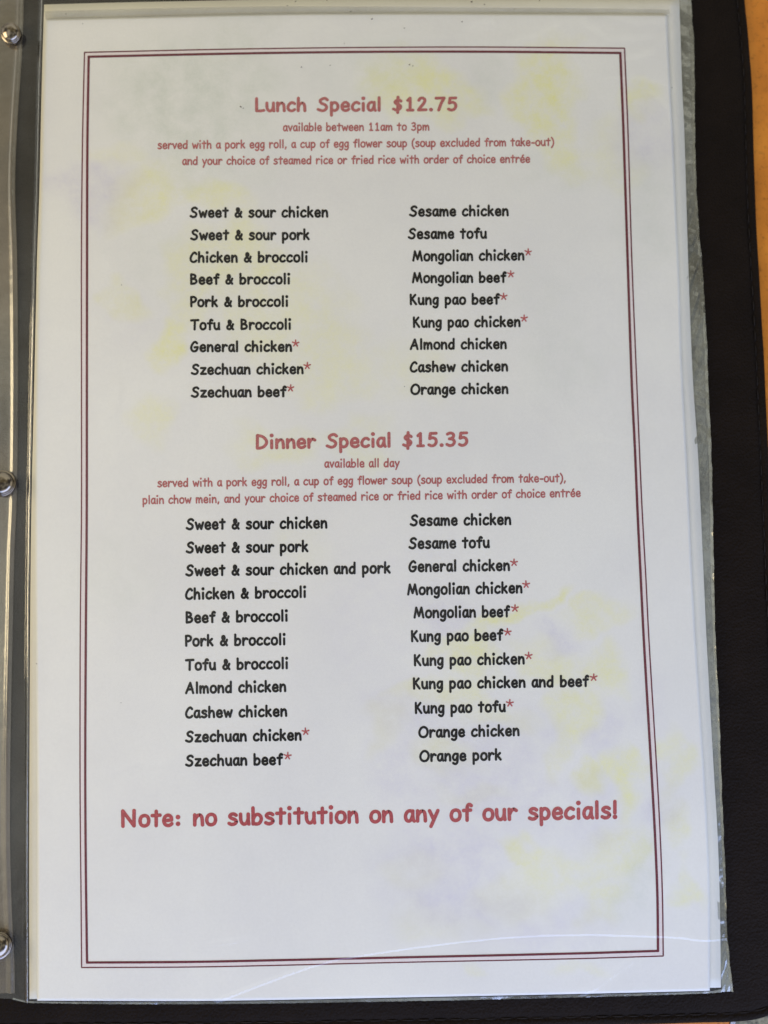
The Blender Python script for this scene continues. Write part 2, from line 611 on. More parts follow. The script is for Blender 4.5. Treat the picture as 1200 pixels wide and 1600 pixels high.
def z_front(x, y):
    x = np.asarray(x, float)
    y = np.asarray(y, float)
    d = x - page_left(y)                              # distance in from the sheets' left edge
    low = 0.0057 + waves(x, y) * 0.4 + 0.0005 * np.exp(-((y - 0.06) / 0.09) ** 2)
    high = PAGE_Z + waves(x, y) + 0.0008
    k = np.clip((d + 0.0030) / 0.0033, 0, 1)
    k = k * k * (3 - 2 * k)
    z = low * (1 - k) + high * k
    z = z + 0.0005 * np.exp(-((d + 0.0003) / 0.0009) ** 2)
    for P, h, w in ((CREASE, 0.00034, 0.0006), (CREASE2, 0.0002, 0.0012), (CREASE3, 0.0002, 0.0012), (CREASE4, 0.0002, 0.0009),
                    (CREASE5, 0.0003, 0.0010), (CREASE6, 0.0002, 0.0014), (CREASE7, 0.0002, 0.0012), *[(p_, h_ * 2.0, w_) for p_, h_, w_ in WRINKLES]):
        z = z + h * np.exp(-(dist_poly(x, y, P) / w) ** 2)
    for p in POST_W:
        z = z - 0.0006 * np.exp(-(np.hypot(x - p[0], (y - p[1]) * 0.5) / 0.006) ** 2)
        return z


# back film, lying on the cover
P = coons(FILM_L, FILM_R, FILM_T, FILM_B, 60, 80)
grid_mesh('back_film', at(P[..., 0], P[..., 1], z_back), M_BFILM, sleeve)
# frosted binding strip with its punched edge
su = np.unique(np.r_[np.linspace(0, 1, 40), np.linspace(0.86, 1, 40)])
P = coons([(-210, -140), (-210, 1552)], STRIP_R, [(-210, -140), (38, -140)], [(-210, 1552), (23, 1552)], su, 160)
W = at(P[..., 0], P[..., 1], z_strip)
W[..., 2] += (0.00065 * np.exp(-((su - 0.975) / 0.016) ** 2) + 0.0003 * np.sin(su * 24) * np.sin(W[:, :1, 1] * 31 + 1))[..., :]
grid_mesh('binding_strip', W, M_STRIP, sleeve)

# ------------------------------------------------------------------ paper sheets
BACK_R = [(1061, -6), (1063, 50), (1066, 140), (1069, 200), (1072, 300), (1075, 400), (1078.5, 500), (1083, 600), (1090, 700), (1095, 800),
          (1099.5, 900), (1104, 1000), (1115, 1200), (1121, 1300), (1124.5, 1400), (1126.5, 1543)]
BACK_T = [(69, 7), (180, 4), (300, 1.5), (420, -1), (600, -4), (850, -6), (1061, -6)]
BACK_B = [(46, 1561), (300, 1560), (600, 1556), (900, 1549), (1126.5, 1543)]
b_sheet = thing('backing_sheet', 'cream blank sheet peeping out behind the printed menu sheet', 'paper sheet', (0, 0, PAGE_Z - 0.0007))
P = coons(PAGE_L[:-1] + [(46, 1561)], BACK_R, BACK_T, BACK_B, 60, 90)
grid_mesh('paper', at(P[..., 0], P[..., 1], z_page2), M_BACK, b_sheet, thick=0.00005)

FR_L = [(71.5, 29), (68, 140), (64, 300), (60.5, 400), (56.5, 600), (55, 800), (56, 1000), (57.5, 1200), (58, 1400), (58, 1563.5)]
FR_R = [(1042, 22), (1044, 70), (1047.5, 140), (1051, 200), (1056, 320), (1061, 430), (1065, 560), (1067, 600), (1072, 700), (1077, 800),
        (1081.5, 900), (1087, 1000), (1100, 1200), (1105.5, 1300), (1108.5, 1380), (1109, 1548)]
FR_T = [(71.5, 29), (200, 26), (420, 21), (600, 20), (800, 20.5), (1042, 22)]
FR_B = [(58, 1563.5), (300, 1564), (450, 1562), (600, 1559), (900, 1553), (1109, 1548)]
menu = thing('menu_sheet', 'white specials menu sheet with maroon double border and red headings', 'menu sheet', (0, 0, PAGE_Z))
P = coons(FR_L, FR_R, FR_T, FR_B, 230, 330)
paper = grid_mesh('paper', at(P[..., 0], P[..., 1], z_page), M_PAPER, menu, thick=0.00005)

# the faint flower print of the sheet and a painted grey shade at its upper left, as soft overlapping petals stored on the mesh
nv, nu = P.shape[:2]
X, Y = P[..., 0], P[..., 1]


def wob(x, y, s, ph):
    return (np.sin(x / s + ph) * np.cos(y / (s * 0.8) + ph * 1.7) + 0.6 * np.sin(y / (s * 0.45) + x / (s * 0.9) + ph * 2.3)
            + 0.4 * np.sin(x / (s * 0.3) - y / (s * 0.35) + ph * 0.7))


Xw = X + 14 * wob(X, Y, 48, 0.3) + 5 * wob(X, Y, 15, 1.3)
Yw = Y + 14 * wob(X, Y, 52, 2.1) + 5 * wob(X, Y, 17, 4.0)


def petal(cx, cy, rx, ry, ang, soft=0.35):
    a = math.radians(ang)
    dx, dy = Xw - cx, Yw - cy
    u = (dx * math.cos(a) + dy * math.sin(a)) / rx
    v = (-dx * math.sin(a) + dy * math.cos(a)) / ry
    return np.clip((1.0 + soft - np.hypot(u, v)) / (2 * soft), 0, 1)


yel, lav, grn = np.zeros_like(X), np.zeros_like(X), np.zeros_like(X)
for cx, cy, rx, ry, an, w in [(650, 140, 70, 45, 10, .55), (850, 150, 45, 80, 10, .65), (700, 160, 60, 30, 0, .5), (870, 230, 50, 30, 30, .45),
                              (1000, 155, 35, 25, 0, .5), (240, 300, 60, 40, -30, .5), (330, 300, 50, 28, 20, .5), (380, 400, 60, 55, 20, .45),
                              (300, 440, 40, 60, 0, .4), (440, 500, 90, 90, 0, .28), (270, 530, 25, 40, 0, .6), (520, 560, 70, 60, 30, .32),
                              (190, 470, 30, 20, 40, .4), (640, 580, 60, 60, 0, .2), (430, 700, 50, 40, 20, .32), (230, 660, 40, 40, 0, .3),
                              (560, 690, 60, 30, 0, .2), (470, 850, 55, 30, 10, .12), (820, 955, 80, 15, -18, .75), (720, 1000, 60, 18, -15, .5),
                              (930, 960, 50, 14, -10, .45), (870, 1040, 60, 30, 10, .45), (740, 1040, 40, 30, 0, .55), (660, 1080, 45, 18, -10, .55),
                              (940, 1040, 30, 50, 20, .5), (900, 1120, 30, 50, 10, .55), (760, 1100, 70, 20, 20, .45), (700, 1180, 40, 30, 0, .35),
                              (600, 1140, 25, 40, 20, .3), (870, 1170, 20, 60, 5, .4), (930, 1215, 25, 20, 0, .7), (980, 1220, 22, 40, 10, .6),
                              (1050, 1200, 20, 60, 0, .35), (740, 1240, 60, 16, 0, .3), (960, 1330, 45, 55, 0, .45), (880, 1370, 70, 40, 0, .35),
                              (800, 1400, 60, 40, 0, .3), (1075, 1380, 16, 30, 0, .4), (830, 1335, 40, 10, 10, .6), (740, 1515, 25, 9, 0, .7),
                              (690, 1440, 60, 30, 0, .2), (640, 1370, 40, 40, 0, .2), (950, 1420, 40, 30, 0, .4), (900, 1515, 30, 10, 0, .5),
                              (1060, 1290, 20, 40, 0, .4), (180, 250, 40, 20, 0, .2), (960, 250, 40, 60, 0, .2)]:
    w *= 0.35 if cy > 1500 else (1.0 if cy > 850 else 1.1)
    yel = np.maximum(yel, w * petal(cx, cy, rx, ry, an))
for cx, cy, rx, ry, an, w in [(150, 300, 80, 30, 10, .45), (1010, 215, 30, 45, 0, .35), (650, 900, 90, 80, 0, .16), (560, 960, 70, 90, 0, .16),
                              (700, 960, 40, 30, 0, .35), (630, 1130, 60, 60, 0, .32), (780, 1160, 80, 50, 0, .30), (760, 1230, 90, 50, 0, .42),
                              (640, 1200, 60, 60, 0, .30), (860, 1230, 60, 30, 0, .3), (920, 1270, 40, 60, 0, .30), (700, 1340, 90, 60, 0, .40),
                              (820, 1290, 50, 30, 0, .30), (720, 1410, 100, 40, 0, .42), (850, 1450, 120, 30, 0, .30), (950, 1150, 30, 40, 0, .4),
                              (870, 1000, 30, 20, 0, .4), (1010, 1100, 30, 50, 0, .2), (1040, 1260, 30, 40, 0, .35), (420, 240, 50, 20, 0, .15),
                              (640, 1290, 30, 30, 0, .25), (200, 500, 40, 60, 0, .12), (330, 560, 40, 40, 0, .12)]:
    lav = np.maximum(lav, w * petal(cx, cy, rx, ry, an, 0.5))
for cx, cy, rx, ry, an, w in [(290, 170, 120, 90, 20, .55), (370, 120, 60, 90, 0, .42), (400, 260, 40, 50, 0, .22), (560, 110, 80, 40, 0, .2),  # the upper-left blotches paint a grey reflection into the sheet's colour
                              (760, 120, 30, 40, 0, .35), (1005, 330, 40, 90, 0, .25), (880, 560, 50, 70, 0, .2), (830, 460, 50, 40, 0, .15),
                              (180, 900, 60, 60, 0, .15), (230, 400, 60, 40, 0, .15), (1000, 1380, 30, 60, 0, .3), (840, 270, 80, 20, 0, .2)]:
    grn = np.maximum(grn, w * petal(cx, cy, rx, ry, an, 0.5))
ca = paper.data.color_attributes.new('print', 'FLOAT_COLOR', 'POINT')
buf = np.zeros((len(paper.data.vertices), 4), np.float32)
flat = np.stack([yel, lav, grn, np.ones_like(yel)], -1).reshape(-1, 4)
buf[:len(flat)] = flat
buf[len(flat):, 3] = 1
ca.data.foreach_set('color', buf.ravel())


# ------------------------------------------------------------------ printed border
def ribbon(pts, w_px, lift, closed=False):
    """a flat printed line through photo points, w_px wide, lying on the page"""
    pts = np.array(pts, float)
    t = np.gradient(pts, axis=0)
    t /= np.linalg.norm(t, axis=1)[:, None] + 1e-9
    nr = np.stack([-t[:, 1], t[:, 0]], 1)
    w = w_px if np.ndim(w_px) else np.full(len(pts), w_px)
    a = pts + nr * (w / 2)[:, None]
    b = pts - nr * (w / 2)[:, None]
    zf = lambda x, y: z_page(x, y) + lift
    A_, B_ = at(a[:, 0], a[:, 1], zf), at(b[:, 0], b[:, 1], zf)
    n = len(pts)
    V = np.r_[A_, B_]
    F = [[i, i + 1, i + 1 + n, i + n] for i in range(n - 1)]
    return V, F


def up_faces(V, F):
    V = np.array(V)
    out = []
    for f in F:
        p = V[f[:3]]
        nz = np.cross(p[1] - p[0], p[2] - p[0])[2]
        out.append(f if nz >= 0 else f[::-1])
    return out


def ribbons(name, curves, mat, parent, step=8):
    V, F = [], []
    for k, (pts, w, lift) in enumerate(curves):
        L = np.sum(np.hypot(*np.diff(np.array(pts, float), axis=0).T))
        v, f = ribbon(interp_curve(pts, int(L / step) + 2), w, lift + k * 0.000004)
        b0 = len(V)
        V += list(v)
        F += [[i + b0 for i in ff] for ff in f]
    return mesh_obj(name, V, up_faces(V, F), mat, parent)


O_T = [(131.5, 81.8), (350, 77), (560, 74.2), (760, 73.5), (976, 75.3)]
O_L = [(132, 81.5), (128.8, 225), (127.2, 400), (127.3, 600), (127.3, 800), (126.2, 900), (125.3, 1000), (125, 1200), (125.5, 1300), (126.6, 1400),
       (127.5, 1512)]
O_R = [(975.8, 75), (981, 200), (987, 400), (995, 600), (999, 700), (1003.5, 800), (1009, 900), (1014, 1000), (1026, 1200), (1031.3, 1300),
       (1035, 1400), (1036.3, 1494)]
O_B = [(127, 1511.8), (300, 1511), (450, 1508), (600, 1504.3), (900, 1498), (1036.5, 1493.8)]
I_T = [(137, 88.7), (350, 84), (560, 81.1), (760, 80.8), (970.5, 82.8)]
I_L = [(138.6, 88), (136.5, 225), (136, 400), (135.7, 600), (135.5, 800), (134.8, 900), (134, 1000), (133.2, 1200), (134, 1350), (136, 1504.5)]
I_R = [(969.2, 82), (974, 200), (980.5, 400), (987.2, 600), (992, 700), (996.2, 800), (1001, 900), (1006, 1000), (1017.6, 1200), (1023.2, 1300),
       (1027.2, 1400), (1028.2, 1487)]
I_B = [(134.5, 1504), (300, 1503), (450, 1500), (600, 1496.6), (900, 1489.8), (1029.6, 1485.8)]
mid = lambda a, b: (interp_curve(a, 60) + interp_curve(b, 60)) / 2
border = bpy.data.objects.new('border_frame', None)
C.objects.link(border)
border.parent = menu
border.matrix_parent_inverse = Matrix.Translation(-menu.location)
border.location = (0, 0, PAGE_Z)
ribbons('pink_band', [(mid(O_T, I_T), 5.5, 0.00003), (mid(O_L, I_L), 7.0, 0.00003), (mid(O_R, I_R), 6.5, 0.00003), (mid(O_B, I_B), 6.5, 0.00003)], M_PINK, border)
ribbons('outer_line', [(O_T, 2.0, 0.00006), (O_L, 2.0, 0.00006), (O_R, 2.2, 0.00006), (O_B, 2.0, 0.00006)], M_MAROON, border)
ribbons('inner_line', [(I_T, 3.7, 0.00006), (I_L, 3.8, 0.00006), (I_R, 4.0, 0.00006), (I_B, 3.7, 0.00006)], M_MAROON, border)

# ------------------------------------------------------------------ hand-letter style alphabet: pen strokes on a 100-unit x-height
c = 146  # cap height
BOWL_A = [(76, 86), (54, 98), (28, 88), (12, 52), (20, 14), (42, 3), (62, 18), (76, 56)]
G = {
    'a': (97, [BOWL_A, [(78, 96), (77, 50), (82, 14), (90, 3)]]),
    'b': (106, [[(14, 150), (14, 3)], [(15, 48), (34, 82), (60, 90), (84, 68), (86, 36), (68, 8), (40, 2), (15, 12)]]),
    'c': (96, [[(82, 84), (60, 98), (34, 88), (13, 54), (18, 18), (44, 3), (66, 7), (82, 18)]]),
    'd': (108, [[(86, 150), (84, 3)], [(84, 72), (60, 92), (32, 84), (12, 50), (20, 14), (46, 2), (70, 14), (84, 44)]]),
    'e': (100, [[(15, 46), (82, 54)], [(82, 54), (78, 80), (54, 98), (26, 86), (12, 50), (22, 15), (48, 2), (70, 7), (84, 19)]]),
    'f': (86, [[(80, 136), (64, 148), (48, 136), (42, 100), (41, 2)], [(10, 92), (74, 95)]]),
    'g': (98, [[(76, 84), (54, 98), (28, 86), (12, 52), (22, 18), (46, 8), (66, 26), (77, 60)], [(80, 96), (79, 40), (76, -18), (58, -44), (34, -46), (14, -34)]]),
    'h': (106, [[(16, 150), (14, 3)], [(15, 50), (36, 84), (60, 92), (78, 74), (82, 40), (84, 3)]]),
    'i': (50, [[(22, 86), (22, 3)], [(22, 142), (22.5, 143)]]),
    'k': (100, [[(16, 150), (14, 3)], [(74, 94), (16, 44)], [(36, 60), (82, 3)]]),
    'l': (48, [[(22, 150), (22, 3)]]),
    'm': (146, [[(12, 95), (14, 3)], [(14, 46), (30, 82), (48, 93), (62, 78), (66, 44), (66, 3)], [(66, 46), (82, 82), (102, 93), (118, 76), (123, 40), (126, 3)]]),
    'n': (102, [[(14, 96), (14, 3)], [(14, 50), (34, 82), (58, 94), (76, 80), (82, 44), (84, 3)]]),
    'o': (103, [[(52, 98), (24, 86), (11, 50), (22, 14), (50, 2), (80, 16), (90, 50), (80, 86), (52, 98)]]),
    'p': (104, [[(14, 96), (15, -50)], [(14, 66), (38, 95), (66, 90), (84, 56), (74, 18), (46, 3), (16, 20)]]),
    'r': (88, [[(14, 96), (16, 3)], [(16, 46), (32, 78), (54, 96), (78, 84)]]),
    's': (94, [[(76, 86), (56, 98), (30, 93), (18, 76), (36, 58), (62, 48), (78, 28), (62, 7), (36, 2), (12, 12)]]),
    't': (92, [[(46, 136), (44, 3)], [(9, 96), (80, 99)]]),
    'u': (102, [[(13, 95), (15, 40), (28, 10), (50, 3), (72, 22), (82, 54)], [(82, 95), (82, 40), (87, 3)]]),
    'v': (94, [[(9, 95), (44, 4)], [(44, 4), (82, 95)]]),
    'w': (132, [[(9, 95), (36, 4)], [(36, 4), (64, 74)], [(64, 74), (92, 4)], [(92, 4), (120, 95)]]),
    'x': (106, [[(12, 95), (86, 3)], [(84, 96), (12, 3)]]),
    'y': (98, [[(11, 95), (48, 12)], [(86, 96), (48, 10), (22, -48)]]),
    'z': (100, [[(14, 93), (82, 93)], [(82, 93), (13, 5)], [(13, 5), (88, 5)]]),
    'A': (138, [[(8, 2), (72, c)], [(72, c), (114, 2)], [(32, 52), (104, 56)]]),
    'B': (122, [[(20, c), (20, 3)], [(20, c), (64, 138), (84, 116), (68, 90), (22, 78)], [(22, 78), (78, 72), (100, 42), (78, 12), (20, 3)]]),
    'C': (116, [[(102, 122), (80, 144), (52, 132), (24, 92), (13, 48), (28, 13), (58, 2), (84, 8), (102, 24)]]),
    'D': (136, [[(20, c), (18, 3)], [(20, c), (74, 130), (110, 92), (114, 58), (90, 22), (50, 4), (18, 3)]]),
    'G': (130, [[(102, 124), (76, 145), (44, 128), (18, 82), (15, 38), (38, 7), (76, 5), (104, 34), (110, 66)], [(112, 66), (64, 62)]]),
    'K': (116, [[(16, c), (18, 3)], [(86, 144), (18, 66)], [(38, 84), (98, 3)]]),
    'L': (104, [[(18, c), (18, 5)], [(18, 5), (60, 4), (94, 10)]]),
    'M': (166, [[(12, 3), (38, 142)], [(38, 142), (80, 22)], [(80, 22), (118, 142)], [(118, 142), (148, 3)]]),
    'N': (152, [[(18, 3), (18, 144)], [(18, 144), (118, 5)], [(118, 5), (120, 146)]]),
    'O': (150, [[(84, 144), (44, 130), (15, 80), (24, 26), (62, 2), (110, 14), (136, 66), (124, 118), (84, 144)]]),
    'P': (102, [[(16, 142), (18, 3)], [(16, 142), (60, 142), (88, 118), (80, 84), (48, 66), (18, 66)]]),
    'S': (126, [[(108, 126), (86, 144), (54, 138), (32, 116), (46, 88), (80, 72), (100, 46), (86, 14), (52, 2), (10, 18)]]),
    'T': (128, [[(8, 139), (118, 143)], [(64, 140), (60, 3)]]),
    '&': (126, [[(106, 78), (86, 32), (54, 4), (24, 12), (18, 40), (48, 74), (72, 102), (62, 132), (42, 128), (40, 100), (64, 58), (106, 2)]]),
    '1': (118, [[(32, 116), (58, 142)], [(58, 142), (58, 4)], [(30, 4), (88, 4)]]),
    '2': (118, [[(22, 116), (38, 138), (66, 142), (86, 120), (76, 86), (44, 42), (18, 5)], [(18, 5), (98, 8)]]),
    '3': (118, [[(22, 130), (52, 143), (82, 130), (84, 102), (62, 82), (42, 77)], [(42, 77), (76, 72), (94, 42), (76, 10), (44, 2), (16, 16)]]),
    '5': (118, [[(94, 142), (34, 140)], [(34, 140), (26, 82)], [(26, 82), (58, 92), (86, 78), (94, 44), (76, 12), (44, 2), (18, 14)]]),
    '7': (118, [[(14, 140), (100, 142)], [(100, 142), (66, 74), (42, 3)]]),
    '$': (126, [[(98, 108), (78, 122), (50, 116), (34, 98), (48, 78), (78, 66), (94, 44), (82, 18), (52, 6), (18, 18)], [(66, 154), (62, -24)]]),
    '.': (52, [[(22, 8), (22.5, 9)]]),
    ',': (54, [[(28, 12), (16, -20)]]),
    ':': (70, [[(30, 16), (30.5, 17)], [(30, 78), (30.5, 79)]]),
    '!': (52, [[(24, 150), (23, 46)], [(23, 8), (23.5, 9)]]),
    '-': (80, [[(14, 54), (66, 54)]]),
    '(': (66, [[(54, 154), (24, 108), (15, 54), (28, 2), (54, -36)]]),
    ')': (66, [[(12, 154), (42, 108), (51, 54), (38, 2), (12, -36)]]),
    ' ': (58, []),
    '*': (96, [[(46 + 6 * math.cos(a), 112 + 6 * math.sin(a)), (46 + 36 * math.cos(a), 112 + 36 * math.sin(a))] for a in [math.radians(90 + 72 * k) for k in range(5)]]),
}
G['\u00e9'] = (100, G['e'][1] + [[(46, 122), (66, 142)]])


def smooth_stroke(pts):
    p = np.array(pts, float)
    if len(p) < 3:
        L = np.hypot(*(p[1] - p[0]))
        n = max(2, int(L / 25) + 1)
        return np.stack([np.linspace(p[0, k], p[1, k], n) for k in (0, 1)], 1)
    L = np.sum(np.hypot(*np.diff(p, axis=0).T))
    closed = np.allclose(p[0], p[-1])
    if closed:
        q = np.vstack([p[-3:-1], p, p[1:3]])
        r = interp_curve(q, 160)
        s = np.r_[0, np.cumsum(np.hypot(*np.diff(q, axis=0).T))]
        t = np.linspace(0, s[-1], 160)
        r = r[(t >= s[2] - 1e-6) & (t <= s[-3] + 1e-6)]
        r = r[::2]
        return np.vstack([r, r[:1]])
    return interp_curve(p, int(L / 9) + 4)


STROKES = {ch: (adv, [smooth_stroke(s_) for s_ in st]) for ch, (adv, st) in G.items()}


def pen(line, w):
    """outline strip with round ends for one pen stroke, glyph units -> list of (left, right) pairs"""
    t = np.gradient(line, axis=0)
    t /= np.linalg.norm(t, axis=1)[:, None] + 1e-9
    nr = np.stack([-t[:, 1], t[:, 0]], 1)
    r = w / 2
    rows = []
    for a in (90, 62, 35, 12):                              # start cap
        rr = math.radians(a)
        rows.append((line[0] - t[0] * r * math.sin(rr) + nr[0] * r * math.cos(rr), line[0] - t[0] * r * math.sin(rr) - nr[0] * r * math.cos(rr)))
    for i in range(len(line)):
        rows.append((line[i] + nr[i] * r, line[i] - nr[i] * r))
    for a in (12, 35, 62, 90):
        rr = math.radians(a)
        rows.append((line[-1] + t[-1] * r * math.sin(rr) + nr[-1] * r * math.cos(rr), line[-1] + t[-1] * r * math.sin(rr) - nr[-1] * r * math.cos(rr)))
    return rows


def text_line(name, text, x0, x1, y0, y1, u, mat, parent, w=19.0, space=None, star=None, star_u=None):
    """one printed line from (x0, y0) to (x1, y1) in photo points; u = size of a glyph unit across the line"""
    trk = max(0.0, (w - 20) * 0.75)
    adv = [STROKES[ch][0] + trk + (space if (space and ch == ' ') else 0) for ch in text]
    first = text[0]
    mn = min(s_[:, 0].min() for s_ in STROKES[first][1]) - w / 2
    last = text[-1]
    mx = sum(adv[:-1]) + max(s_[:, 0].max() for s_ in STROKES[last][1]) + w / 2
    L = math.hypot(x1 - x0, y1 - y0)
    ux = L / (mx - mn)                                      # horizontal size of a glyph unit
    e = np.array([(x1 - x0) / L, (y1 - y0) / L])
    up = np.array([0.012 - 0.00 * e[1], -1.0])
    up = np.array([-e[1] * -0.6, -1.0])
    V, F, MI = [], [], []
    LV, mids = [], []

    def add(rows, ox, oy, uxx, uyy, lift, mi):
        b0 = len(LV)
        n = len(rows)
        for k, (a, b) in enumerate(rows):
            for q in (a, b):
                q2 = np.array([x0, y0]) + e * ((q[0] - ox) * uxx) + up * ((q[1] - oy) * uyy)
                LV.append((q2[0], q2[1], lift + 0.000006 * k / n))
        for k in range(n - 1):
            F.append([b0 + 2 * k, b0 + 2 * k + 1, b0 + 2 * k + 3, b0 + 2 * k + 2])
            MI.append(mi)

    penx = 0.0
    for ch, ad in zip(text, adv):
        for si, s_ in enumerate(STROKES[ch][1]):
            jit = np.array([penx, 0.0])
            ww = w * (1.3 if (len(s_) == 2 and np.hypot(*(s_[1] - s_[0])) < 4) else 1.0)
            add(pen(s_ + jit, ww), mn, 0, ux, u, 0.00006 + 0.000008 * si, 0)
        penx += ad
    LV = np.array(LV)
    # photo points -> page
    lift = LV[:, 2]
    base = at(LV[:, 0], LV[:, 1], z_page)
    base[:, 2] += lift
    o = mesh_obj(name, base, up_faces(base, F), mat, parent)
    if star is not None:
        rows = []
        sv = []
        FF = []
        su = star_u
        for k in range(5):
            a = math.radians(90 + 72 * k + random.uniform(-5, 5))
            ln = np.array([(1.0 * math.cos(a), 1.0 * math.sin(a)), (4.6 * math.cos(a), 4.6 * math.sin(a))]) * su
            b0 = len(sv)
            rr = pen(np.array([ln[0], (ln[0] + ln[1]) / 2, ln[1]]), 1.9 * su)
            for j, (p, q) in enumerate(rr):
                for z in (p, q):
                    sv.append((star[0] + z[0], star[1] - z[1], 0.00006 + 0.000008 * k + 0.000004 * j / len(rr)))
            for j in range(len(rr) - 1):
                FF.append([b0 + 2 * j, b0 + 2 * j + 1, b0 + 2 * j + 3, b0 + 2 * j + 2])
        sv = np.array(sv)
        b = at(sv[:, 0], sv[:, 1], z_page)
        b[:, 2] += sv[:, 2]
        ob = mesh_obj('asterisk', b, up_faces(b, FF), M_STAR)
        # joined into the line as a second colour
        me, base_n = o.data, len(base)
        V2 = np.r_[base, b]
        F2 = up_faces(base, F) + [[i + base_n for i in f] for f in up_faces(b, FF)]
        bpy.data.objects.remove(ob)
        bpy.data.objects.remove(o)
        o = mesh_obj(name, V2, F2, [mat, M_STAR], parent)
        for p in o.data.polygons[len(F):]:
            p.material_index = 1
    return o


M_STAR = ink_mat('pale red ink', (0.42, 0.10, 0.10))


def block(name, px, py, label=None):
    o = bpy.data.objects.new(name, None)
    C.objects.link(o)
    o.empty_display_size = 0.01
    w = at(px, py, z_page)
    o.location = w
    o.parent = menu
    o.matrix_parent_inverse = Matrix.Translation(-menu.location)
    if label:
        o['label'] = label
    return o


HU, SU, LU, NU = 0.136, 0.082, 0.1035, 0.170
text_line('heading', 'Lunch Special $12.75', 398.5, 714.6, 174.0, 172.4, HU, M_RED, menu, 33, 30)['label'] = 'red lunch heading with its price'
b = block('description', 556, 230, 'small red lunch description lines')
text_line('text_line', 'available between 11am to 3pm', 442, 671, 204.8, 203.6, SU, M_RED, b, 30, 12)
text_line('text_line', 'served with a pork egg roll, a cup of egg flower soup (soup excluded from take-out)', 246, 866, 232.6, 227.6, SU, M_RED, b, 30, 12)
text_line('text_line', 'and your choice of steamed rice or fried rice with order of choice entr\u00e9e', 284.6, 828.5, 257.5, 254.0, SU, M_RED, b, 30, 12)

LL = [('Sweet & sour chicken', 296, 513, 339.5, 338.8), ('Sweet & sour pork', 297, 484, 374.6, 374.1), ('Chicken & broccoli', 296, 480.5, 409.7, 409.0),
      ('Beef & broccoli', 297, 453, 443.9, 443.3), ('Pork & broccoli', 297, 450, 479.0, 478.4), ('Tofu & Broccoli', 297, 454.5, 515.1, 514.2),
      ('General chicken', 297, 456.5, 549.3, 548.7, (462, 536.5)), ('Szechuan chicken', 298, 474.5, 584.9, 583.6, (480, 571.5)),
      ('Szechuan beef', 298, 448.5, 620.4, 619.3, (454, 606.5))]
LR = [('Sesame chicken', 639, 795, 337.6, 336.8), ('Sesame tofu', 637, 761, 372.8, 372), ('Mongolian chicken', 644, 819.5, 407.6, 406, (825, 394)),
      ('Mongolian beef', 643.5, 792, 441.6, 440.8, (798, 428.5)), ('Kung pao beef', 640, 781.5, 475.8, 474.8, (787, 463.5)),
      ('Kung pao chicken', 645, 813.5, 511.3, 510, (819, 497.5)), ('Almond chicken', 640, 792, 545.7, 544.5), ('Cashew chicken', 640, 794, 581.0, 579.3),
      ('Orange chicken', 641, 794.5, 616, 614.6)]
DL = [('Sweet & sour chicken', 290, 511.7, 827.2, 824.7), ('Sweet & sour pork', 290, 482, 863.7, 861.5), ('Sweet & sour chicken and pork', 289.3, 610.6, 899.5, 895),
      ('Chicken & broccoli', 289, 478, 936.2, 932.9), ('Beef & broccoli', 290, 449.5, 973, 970), ('Pork & broccoli', 289, 446, 1009.3, 1007),
      ('Tofu & broccoli', 289, 450, 1047, 1044.2), ('Almond chicken', 289, 447.5, 1083.3, 1080), ('Cashew chicken', 289, 449, 1121.5, 1118.7),
      ('Szechuan chicken', 289, 471.5, 1159.2, 1156, (477.5, 1143)), ('Szechuan beef', 289, 443, 1196.8, 1194.2, (449.5, 1181))]
DR = [('Sesame chicken', 640, 799, 821.2, 819.2), ('Sesame tofu', 638, 765.5, 857, 855.2), ('General chicken', 638, 797, 893, 891, (803, 879)),
      ('Mongolian chicken', 636, 816.5, 929.2, 926, (822, 913)), ('Mongolian beef', 646, 797.5, 965.2, 963.2, (804.5, 950.5)),
      ('Kung pao beef', 642, 787, 1002.2, 999.8, (793, 987.5)), ('Kung pao chicken', 646.5, 820, 1039.8, 1037, (826, 1024.5)),
      ('Kung pao chicken and beef', 645, 921, 1076.2, 1072, (927.5, 1058.5)), ('Kung pao tofu', 648, 790.5, 1114.4, 1111.5, (796.5, 1098.5)),
      ('Orange chicken', 653.5, 812, 1152, 1149), ('Orange pork', 655, 784, 1189.5, 1187)]
for nm, rows, lu, lab in (('dish_list', LL, LU, 'lunch dishes, list that begins with sweet & sour chicken'), ('dish_list', LR, LU, 'lunch dishes, list that begins with sesame chicken'),
                          ('dish_list', DL, LU * 1.06, 'dinner dishes, list that begins with sweet & sour chicken'), ('dish_list', DR, LU * 1.06, 'dinner dishes, list that begins with sesame chicken')):
    b = block(nm, rows[0][1] + 70, rows[4][3], lab)
    for row in rows:
        text_line('dish_name', *row[:5], lu, M_BLACK, b, 36, 10, star=row[5] if len(row) > 5 else None, star_u=1.12 if rows in (LL, LR) else 1.18)

text_line('heading', 'Dinner Special $15.35', 399.6, 731.8, 700.8, 696.2, HU * 1.03, M_RED, menu, 33, 30)['label'] = 'red dinner heading with its price'
b = block('description', 565, 760, 'small red dinner description lines')
text_line('text_line', 'available all day', 506.6, 624.8, 730.3, 729.4, SU * 1.03, M_RED, b, 30, 12)
text_line('text_line', 'served with a pork egg roll, a cup of egg flower soup (soup excluded from take-out),', 245.7, 884, 760.8, 752.7, SU * 1.03, M_RED, b, 30, 12)
text_line('text_line', 'plain chow mein, and your choice of steamed rice or fried rice with order of choice entr\u00e9e', 222.7, 907.5, 787.4, 776, SU * 1.03, M_RED, b, 30, 12)
text_line('note', 'Note: no substitution on any of our specials!', 189.3, 963.8, 1291.6, 1277.8, NU, M_DRED, menu, 33, 20)['label'] = 'large red note at the foot of the sheet'

